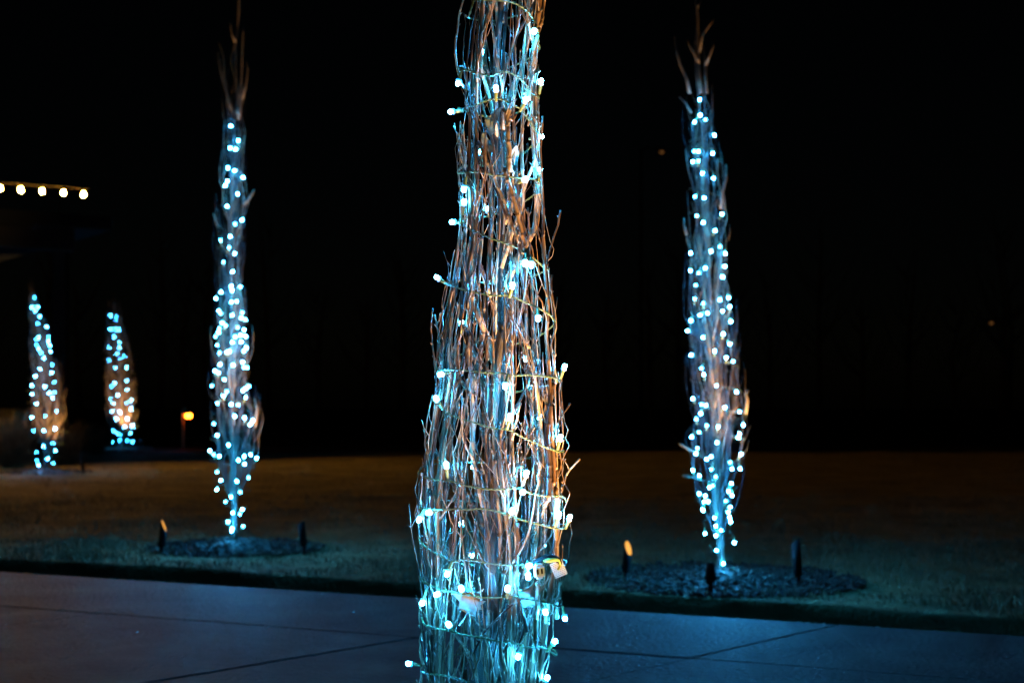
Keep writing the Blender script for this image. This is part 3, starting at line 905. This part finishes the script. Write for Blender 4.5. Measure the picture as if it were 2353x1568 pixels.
# the in-focus tree has its own pair, below the frame
def near_up(x, y, label, power, aim, spot):
    p = Vector((x, y, 0)); q = (p.x * FPX / p.y + CX, HZ + CAMZ * FPX / p.y)
    return uplight(q[0], q[1], y, NEAR, label, power, 0, aim, spot=spot)
near_up(.50, 2.42, 'uplight at the foot of the in-focus tree, on its orange-lit side', 370, 1.9, 66)
near_up(-.10, 2.22, 'uplight in front of the in-focus tree, on its bluer side', 46, 1.6, 75)

# ------------------------------------------------------------------ mulch beds
def mulch(tree, label, rx, n, seed):
    rng = np.random.default_rng(seed)
    xb, _ = cr(tree, 0)
    m = MB()
    R, S = 14, 40
    V = [(0, 0, .055)]; F = []
    for i in range(1, R + 1):
        for j in range(S):
            a = 2 * math.pi * j / S
            q = rx * i / R * (1 + .08 * math.sin(3 * a + seed) + .06 * math.sin(7 * a + 2 * seed) + .04 * math.sin(13 * a))
            V.append((q * math.cos(a), q * math.sin(a), (.05 * math.exp(-(q / .2) ** 2) + .012) * (1 if i < R else .0) + rng.uniform(-.006, .004)))
    for j in range(S): F.append((0, 1 + j, 1 + (j + 1) % S))
    for i in range(R - 1):
        for j in range(S):
            k = (j + 1) % S
            F.append((1 + i * S + j, 1 + (i + 1) * S + j, 1 + (i + 1) * S + k, 1 + i * S + k))
    m.add(V, F)
    for _ in range(n):
        q = rx * math.sqrt(rng.random()) * 1.12; a = rng.uniform(0, 6.283)
        z = .05 * math.exp(-(q / .2) ** 2) + .010
        M = Euler((rng.uniform(-.6, .6), rng.uniform(-.6, .6), rng.uniform(0, 6.28))).to_matrix()
        m.box((q * math.cos(a), q * math.sin(a), z + rng.uniform(0, .012)), (rng.uniform(.02, .06), rng.uniform(.006, .018), rng.uniform(.003, .009)), M)
    o = m.build('mulch', M_mulch, None, False)
    o.location = (xb, tree['Y'], .0)
    tag(o, label, 'mulch', kind='stuff')
mulch(LEFT, 'dark wood mulch ring under the slim blurred tree', .46, 1500, 1)
mulch(RIGHT, 'dark wood mulch ring under the blurred tree near the pavement', .60, 2000, 2)
mulch(NEAR, 'dark wood mulch ring under the in-focus tree', .52, 1200, 3)
mulch(FAR1, 'dark mulch ring under the leaning far tree', .5, 300, 4)
mulch(FAR2, 'dark mulch ring under the most distant tree', .5, 300, 5)

# ------------------------------------------------------------------ grass
def grass(name, pts, hmin, hmax, w, seed):
    rng = np.random.default_rng(seed)
    n = len(pts)
    a = rng.uniform(0, 6.283, n); h = rng.uniform(hmin, hmax, n) * (.75 + .55 * np.sin(pts[:, 0] * 5.3 + 2 * np.sin(pts[:, 1] * 3.1)) * np.sin(pts[:, 1] * 6.1 + np.sin(pts[:, 0] * 2.7))); lean = rng.uniform(.1, .9, n) * h
    b = rng.uniform(0, 6.283, n); ww = w * rng.uniform(.6, 1.3, n)
    z0 = .012 * np.sin(pts[:, 0] * 1.7 + pts[:, 1]) * np.sin(pts[:, 1] * 1.3 - pts[:, 0] * .4) - .004
    V = np.zeros((n, 3, 3))
    V[:, 0, 0] = pts[:, 0] - np.cos(a) * ww; V[:, 0, 1] = pts[:, 1] - np.sin(a) * ww; V[:, 0, 2] = z0
    V[:, 1, 0] = pts[:, 0] + np.cos(a) * ww; V[:, 1, 1] = pts[:, 1] + np.sin(a) * ww; V[:, 1, 2] = z0
    V[:, 2, 0] = pts[:, 0] + np.cos(b) * lean; V[:, 2, 1] = pts[:, 1] + np.sin(b) * lean; V[:, 2, 2] = z0 + h
    me = bpy.data.meshes.new(name)
    me.vertices.add(n * 3); me.loops.add(n * 3); me.polygons.add(n)
    me.vertices.foreach_set('co', V.reshape(-1))
    me.loops.foreach_set('vertex_index', np.arange(n * 3, dtype=np.int32))
    me.polygons.foreach_set('loop_start', np.arange(0, n * 3, 3, dtype=np.int32))
    me.polygons.foreach_set('loop_total', np.full(n, 3, dtype=np.int32))
    me.update(calc_edges=True); me.validate()
    me.materials.append(M_blade)
    return link(name, me)
rng = np.random.default_rng(8)
P = []
for (ya, yb, dens) in ((4.5, 9, 3600), (9, 13, 1500), (13, 24.2, 450)):
    xw = .40 * yb + .8
    n = int((yb - ya) * 2 * xw * dens)
    q = np.stack([rng.uniform(-xw, xw, n), rng.uniform(ya, yb, n)], 1)
    q = q[abs(q[:, 0]) < .40 * q[:, 1] + .8]
    P.append(q)
P = np.concatenate(P)
nn = (P[:, 0] - K0.x) * ND.x + (P[:, 1] - K0.y) * ND.y
clump = np.sin(P[:, 0] * 2.3 + np.sin(P[:, 1] * 1.9) * 2) * np.sin(P[:, 1] * 2.7 + 1.3 * np.sin(P[:, 0] * 1.1))
keep = (nn > .40 + .07 * rng.random(len(P))) & (rng.random(len(P)) < .62 + .38 * clump)
for t, r in ((LEFT, .43), (RIGHT, .57), (FAR1, .47), (FAR2, .47)):
    xb, _ = cr(t, 0)
    keep &= ((P[:, 0] - xb) ** 2 + (P[:, 1] - t['Y']) ** 2) > (r * rng.uniform(.72, 1.12, len(P))) ** 2
tag(grass('grass', P[keep], .020, .055, .0028, 4), 'short dormant brown green grass covering the lawn', 'grass', kind='stuff')
q = np.stack([rng.uniform(-2.5, 2.5, 22000), rng.uniform(.6, 4.6, 22000)], 1)
nn = (q[:, 0] - K0.x) * ND.x + (q[:, 1] - K0.y) * ND.y
q = q[(nn < -2.64) & (((q[:, 0] + .04) ** 2 + (q[:, 1] - 2.78) ** 2) > .25)]
tag(grass('grass', q, .02, .05, .0028, 6), 'short grass on the near side of the pavement', 'grass', kind='stuff')

# ------------------------------------------------------------------ leaves
def leaf_mesh(kind, s, curl, seed):
    rng = random.Random(seed)
    if kind == 'maple':
        out = [(0, 0), (.16, .06), (.34, .0), (.30, .16), (.52, .22), (.38, .34), (.46, .52), (.24, .46), (.20, .62), (.12, .60), (.0, 1.0)]
    else:
        out = [(0, 0), (.08, .08), (.19, .3), (.22, .5), (.17, .72), (.08, .9), (0, 1.0)]
    V, F = [], []
    th = .0006
    def pt(x, y, side): return (x * s, curl * s * (x * x * 2.0 + .5 * math.sin(y * 4)) + side * th, y * s)
    for side in (0, 1):
        o = len(V)
        for x, y in out: V.append(pt(x * rng.uniform(.85, 1.1), y, side))
        for x, y in out: V.append(pt(-x * rng.uniform(.85, 1.1), y, side))
        for x, y in out: V.append(pt(0, y, side))
        n = len(out)
        for i in range(n - 1):
            f1 = (o + 2 * n + i, o + i, o + i + 1, o + 2 * n + i + 1); f2 = (o + n + i, o + 2 * n + i, o + 2 * n + i + 1, o + n + i + 1)
            F += [f1, f2] if side == 0 else [f1[::-1], f2[::-1]]
    m = MB(); m.add(V, F)
    m.tube([(0, 0, .02 * s), (.02 * s, 0, -.2 * s), (.0, 0, -.45 * s)], [.0009, .0008, .001], 4)
    return m.mesh('leaf_blade', M_leaf if kind == 'maple' else M_green_leaf)
def leaf(name, kind, pos, rot, s, curl, label, seed, group):
    o = link(name, leaf_mesh(kind, s, curl, seed))
    o.location = pos; o.rotation_euler = rot
    tag(o, label, 'leaf', group)
gl = 'dry leaves caught in the branches'
leaf('dried_leaf', 'maple', front_point(NEAR, 1072, 1408, 1.0), (.25, .5, .3), .060, .5, 'pale dry maple leaf caught in the twigs left of the trunk, low down', 1, gl)
leaf('dried_leaf', 'maple', front_point(NEAR, 1058, 1362, .96), (-.3, 1.5, -.4), .042, .6, 'small crumpled pale leaf just above the larger maple leaf', 2, gl)
leaf('dried_leaf', 'maple', front_point(NEAR, 1228, 1392, 1.02), (.2, -.15, .75), .060, .6, 'bright folded dry leaf hanging below the white connector', 3, gl)
leaf('dried_leaf', 'oval', front_point(NEAR, 1128, 316, .66), (.1, .2, .7), .060, .4, 'long oval leaf pressed against the upper stems under the top coils', 4, gl)
leaf('dried_leaf', 'oval', front_point(NEAR, 1112, 372, .82), (.1, .05, -.3), .055, .5, 'narrow pale leaf lower down beside the upper stems', 5, gl)
leaf('dried_leaf', 'oval', front_point(NEAR, 1184, 395, .98), (.1, -.05, .3), .050, .5, 'narrow leaf tucked behind stems above the fourth coil', 6, gl)
gf = 'fallen leaves along the pavement edge'
for i, (px, py, lab) in enumerate([(1475, 1362, 'curled fallen leaf in the dark gutter in front of the bright oval uplight'), (1845, 1426, 'flat fallen leaf in the gutter below the tall dark uplight'), (1880, 1430, 'second flat fallen leaf beside the one below the tall dark uplight'), (2020, 1438, 'fallen leaf in the gutter farthest along towards the bare corner'), (112, 1303, 'fallen leaf in the gutter at the far left'), (200, 1309, 'fallen leaf in the gutter just below the path lamp side'), (825, 1350, 'fallen leaf in the gutter between the slim tree and the in-focus tree')]):
    Y = (CAMZ + .05) * FPX / (py - HZ)
    p = at(px, py, Y)
    leaf('fallen_leaf', 'maple', (p.x, p.y, -.066), (math.radians(82 + 6 * math.sin(i * 3)), .15 * math.sin(i), i * 1.3), .055, .2, lab, 20 + i, gf)

# burlap wrap round the inner stems
M_burlap = mat('burlap', (.20, .21, .16), .85)
nt = M_burlap.node_tree
tc = nt.nodes.new('ShaderNodeTexCoord'); ck = nt.nodes.new('ShaderNodeTexChecker'); ck.inputs['Scale'].default_value = 520
ck.inputs['Color1'].default_value = (.12, .13, .10, 1); ck.inputs['Color2'].default_value = (.03, .035, .025, 1)
nt.links.new(tc.outputs['Object'], ck.inputs['Vector']); nt.links.new(ck.outputs[0], nt.nodes['Principled BSDF'].inputs['Base Color'])
bp = nt.nodes.new('ShaderNodeBump'); bp.inputs['Strength'].default_value = .6; bp.inputs['Distance'].default_value = .001
nt.links.new(ck.outputs[1], bp.inputs['Height']); nt.links.new(bp.outputs[0], nt.nodes['Principled BSDF'].inputs['Normal'])
def wrap(name, pts_l, pts_r, f, label):
    m = MB(); V = []; F = []
    n = 26; w = 8
    L = np.array([front_point(NEAR, x, y, f) for x, y in pts_l]); Rr = np.array([front_point(NEAR, x, y, f) for x, y in pts_r])
    tt = np.linspace(0, 1, n + 1)
    for side in (0, 1):
        for t in tt:
            a = np.array([np.interp(t, np.linspace(0, 1, len(L)), L[:, k]) for k in range(3)])
            b = np.array([np.interp(t, np.linspace(0, 1, len(Rr)), Rr[:, k]) for k in range(3)])
            for j in range(w + 1):
                s = j / w
                p = a + (b - a) * s
                p[1] += -.014 * math.sin(s * math.pi) + .003 * math.sin(t * 11 + s * 7) + side * .0012
                V.append(p)
    for side in (0, 1):
        o = side * (n + 1) * (w + 1)
        for i in range(n):
            for j in range(w):
                a = o + i * (w + 1) + j
                q = (a, a + w + 1, a + w + 2, a + 1)
                F.append(q if side == 0 else q[::-1])
    m.add(V, F)
    tag(m.build(name, M_burlap), label, 'tree wrap', 'woven wraps tied inside the tree')
wrap('fabric_wrap', [(1098, 1440), (1092, 1500), (1085, 1570), (1070, 1680)], [(1140, 1425), (1150, 1490), (1160, 1570), (1165, 1680)], .30, 'woven fabric wrap round the main stem, bottom centre')
wrap('fabric_wrap', [(1088, 1405), (1090, 1450)], [(1118, 1395), (1118, 1460)], .35, 'short woven fabric strip above the wider wrap')
wrap('fabric_wrap', [(1168, 1440), (1175, 1500), (1180, 1600)], [(1182, 1425), (1196, 1510), (1215, 1600)], .40, 'narrow woven fabric strip on the orange-lit side of the wrap')

# ------------------------------------------------------------------ far left: eave with warm bulbs, path lamp, far lamps, dark planting
M_wood = noisy('dark_timber', [(.3, (.007, .005, .003)), (.7, (.014, .010, .006))], 4, .7, .4, 30, stretch=(1, 1, 4))
M_roof = mat('roof_shingle', (.010, .010, .010), .9, 0, .2)
M_festoon = emit('warm_bulb_lit', (1.0, .46, .05), 1600.0)
pv = empty('pavilion', (-11.0, 20.5, 0)); tag(pv, 'dark pavilion whose roof edge carries a row of warm bulbs', 'pavilion')
def pv_build(m, name, material):
    o = m.build(name, material, pv, False); o.matrix_parent_inverse = Matrix.Translation((11.0, -20.5, 0)); return o
E1 = at(198, 452, 21.39); E0 = at(0, 436, 20.65)
ed = (E1 - E0); ed.z = 0; ed.normalize()
en = Vector((-ed.y, ed.x, 0))          # away from camera
eh = 3.93
def ep(s, n, z):                      # s measured back from the right-hand corner
    p = E1 - ed * s + en * n
    return (p.x, p.y, z)
m = MB()
m.add([ep(-.35, -.14, eh - .48), ep(14, -.14, eh - .48), ep(14, 7.1, eh - .48), ep(-.35, 7.1, eh - .48), ep(-.35, -.14, eh - .28), ep(14, -.14, eh - .28), ep(14, 7.1, eh - .28), ep(-.35, 7.1, eh - .28)],
      [(3, 2, 1, 0), (0, 1, 5, 4), (1, 2, 6, 5), (2, 3, 7, 6), (3, 0, 4, 7), (4, 5, 6, 7)])
pv_build(m, 'roof', M_roof)
m = MB()
def bar(a, b, w, h):
    a = Vector(a); b = Vector(b); d = (b - a); L = d.length
    M = d.to_track_quat('X', 'Z').to_matrix()
    m.box((a + b) / 2, (L, w, h), M)
bar(ep(.1, .30, eh - .632), ep(14, .30, eh - .632), .16, .30)
pv_build(m, 'fascia_beam', M_wood)
for s in (.3, 3.8, 7.3, 10.8, 13.7):
    m = MB(); q = ep(s, .25, 0); m.box((q[0], q[1], (eh - .785) / 2 - .03), (.2, .2, eh - .785))
    pv_build(m, 'post', M_wood)
    m = MB(); q = ep(s, 6.6, 0); m.box((q[0], q[1], (eh - .49) / 2 - .03), (.2, .2, eh - .49))
    pv_build(m, 'post', M_wood)
fs = empty('festoon_string', ep(0, 0, eh)); tag(fs, 'row of glowing warm bulbs strung along the dark roof edge', 'string lights')
inv = Matrix.Translation(-Vector(ep(0, 0, eh)))
V, F = lathe([(.012, -.026), (.022, -.018), (.026, 0), (.022, .018), (.012, .033)], 10)
bm_ = MB(); bm_.add(V, F); ME_fb = bm_.mesh('bulb', M_festoon)
V, F = lathe([(.012, .034), (.016, .036), (.016, .075), (.006, .08)], 8)
bm_ = MB(); bm_.add(V, F); ME_fs = bm_.mesh('lamp_holder', M_black)
WP = []
row = [(0, 433, 20.65), (48, 436.5, 20.82), (97, 440, 21.0), (146, 443, 21.17), (192, 447, 21.34)]
pos = [at(*r) for r in row]
stp = (pos[0] - pos[-1]) / 4
pos = [pos[0] + stp * k for k in range(16, 0, -1)] + pos
for p in pos:
    s = link('lamp_holder', ME_fs, fs); s.matrix_parent_inverse = inv; s.location = p
    link('bulb', ME_fb, s)
    WP.append((p.x, p.y, p.z + .085))
for k in range(0, len(pos) - 4, 4):
    p = pos[k]; m = MB(); m.tube([(p.x - .2, p.y + .02, p.z + .09), (p.x - .2, p.y + .02, eh - .29)], .010, 6)
    o = m.build('upright', M_black, fs); o.matrix_parent_inverse = inv
q = Vector(WP[-1]); WP.append(tuple(q + ed * .12))
m = MB(); m.tube(WP, .008, 6); o = m.build('wire', M_black, fs); o.matrix_parent_inverse = inv

# path lamp: hooked post with a hanging twin bulb
plp = at(433, 955, 28.0)
pl = empty('path_lamp', (plp.x - .11, plp.y, 0)); tag(pl, 'small glowing orange path lamp hanging from a hooked post by the slim blurred tree', 'lamp')
M_orange = emit('orange_bulb_lit', (1.0, .20, .010), 30.0)
M_post = mat('copper_post', (.35, .16, .07), .5)
hz_ = plp.z
m = MB(); m.tube(catmull([(0, 0, -.05), (0, 0, hz_ * .6), (0, 0, hz_ + .08), (.05, 0, hz_ + .15), (.11, 0, hz_ + .11)], .04), .02, 8); m.build('post', M_post, pl)
V, F = lathe([(.10, hz_ + .045), (.09, hz_ + .065), (.02, hz_ + .10), (.012, hz_ + .115)], 14)
m = MB(); m.add([(x + .11, y, z) for x, y, z in V], F); m.build('shade', M_black, pl)
for dx in (-.028, .028):
    V, F = lathe([(.016, .045), (.034, .028), (.040, 0), (.030, -.028), (.010, -.038)][::-1], 10)
    m = MB(); m.add([(x + .11 + dx, y, z + hz_) for x, y, z in V], F); m.build('bulb', M_orange, pl)

# two far street lamps, each a tiny warm point
M_far_lamp = emit('far_lamp_lit', (1.0, .40, .10), .14)
def street_lamp(px, py, Y, strength, label, k):
    p = at(px, py, Y)
    r = empty('street_lamp', (p.x - .9 * k, Y, 0)); tag(r, label, 'street lamp', 'far street lamps')
    h = p.z
    m = MB(); m.tube([(0, 0, -.05), (0, 0, h * .5), (0, 0, h + .15)], [.09, .07, .05], 8); m.build('pole', M_black, r)
    m = MB(); m.tube(catmull([(0, 0, h), (.3 * k, 0, h + .2), (.9 * k, 0, h + .16)], .1), .03, 6); m.build('arm', M_black, r)
    m = MB(); m.box((.9 * k, 0, h + .10), (.45, .2, .10)); m.build('head', M_black, r, False)
    V, F = lathe([(.02, -.05), (.06, -.035), (.085, 0), (.08, .04)], 10)
    mm = MB(); mm.add([(x + .9 * k, y, z + h) for x, y, z in V], F); o = mm.build('globe', M_far_lamp, r)
street_lamp(1520, 350, 62, 1, 'tiny faint street lamp high in the dark between two trees', 1)
street_lamp(2277, 742, 66, 1, 'barely visible low street lamp near the dark outer edge of the picture', -1)

# ornamental grass clumps at the far left
def clump(px, py, Y, h, n, label, seed):
    p = at(px, py, Y)
    rng = np.random.default_rng(seed)
    m = MB()
    for _ in range(n):
        a = rng.uniform(0, 6.283); l = h * rng.uniform(.6, 1.1); o = rng.uniform(.1, .75) * l
        b = np.array([rng.normal(0, .06), rng.normal(0, .06), -.02])
        e = b + np.array([math.cos(a) * o, math.sin(a) * o, l])
        mid = (b + e) / 2 + np.array([0, 0, l * .14])
        m.tube([b, mid, e], [.004, .0035, .001], 3)
    o = m.build('ornamental_grass', M_blade); o.location = (p.x, p.y, 0)
    tag(o, label, 'plant', 'dark ornamental grasses')
clump(30, 1075, 18.5, .75, 260, 'dark ornamental grass clump at the edge, behind the leaning far tree', 1)
clump(150, 1055, 19.5, .6, 220, 'dark ornamental grass clump between the leaning far tree and its uplight', 2)
clump(225, 1040, 23.5, .5, 180, 'low ornamental grass clump at the foot of the most distant tree', 3)

# far wood, one dark mass
rng = np.random.default_rng(99)
m = MB()
for i in range(70):
    x = -75 + 150 * i / 69 + rng.uniform(-1, 1); y = rng.uniform(74, 90); h = rng.uniform(7, 12)
    m.tube([(x, y, -.2), (x + rng.uniform(-.3, .3), y, h * .5), (x + rng.uniform(-.6, .6), y, h)], [.2, .12, .02], 5)
    for k in range(16):
        z = h * rng.uniform(.25, .9); a = rng.uniform(0, 6.28); l = (h - z) * rng.uniform(.35, .7) + .8
        e = np.array([x + math.cos(a) * l * .6, y + math.sin(a) * l * .6, z + l * .8])
        m.tube([(x, y, z), (np.array([x, y, z]) + e) / 2 + np.array([0, 0, -.15 * l]), e], [.06, .04, .01], 3)
M_wood_far = mat('far_wood_bark', (.06, .05, .045), .9)
tag(m.build('woods', M_wood_far), 'far dark wood of bare trees at the horizon', 'woods', kind='stuff')
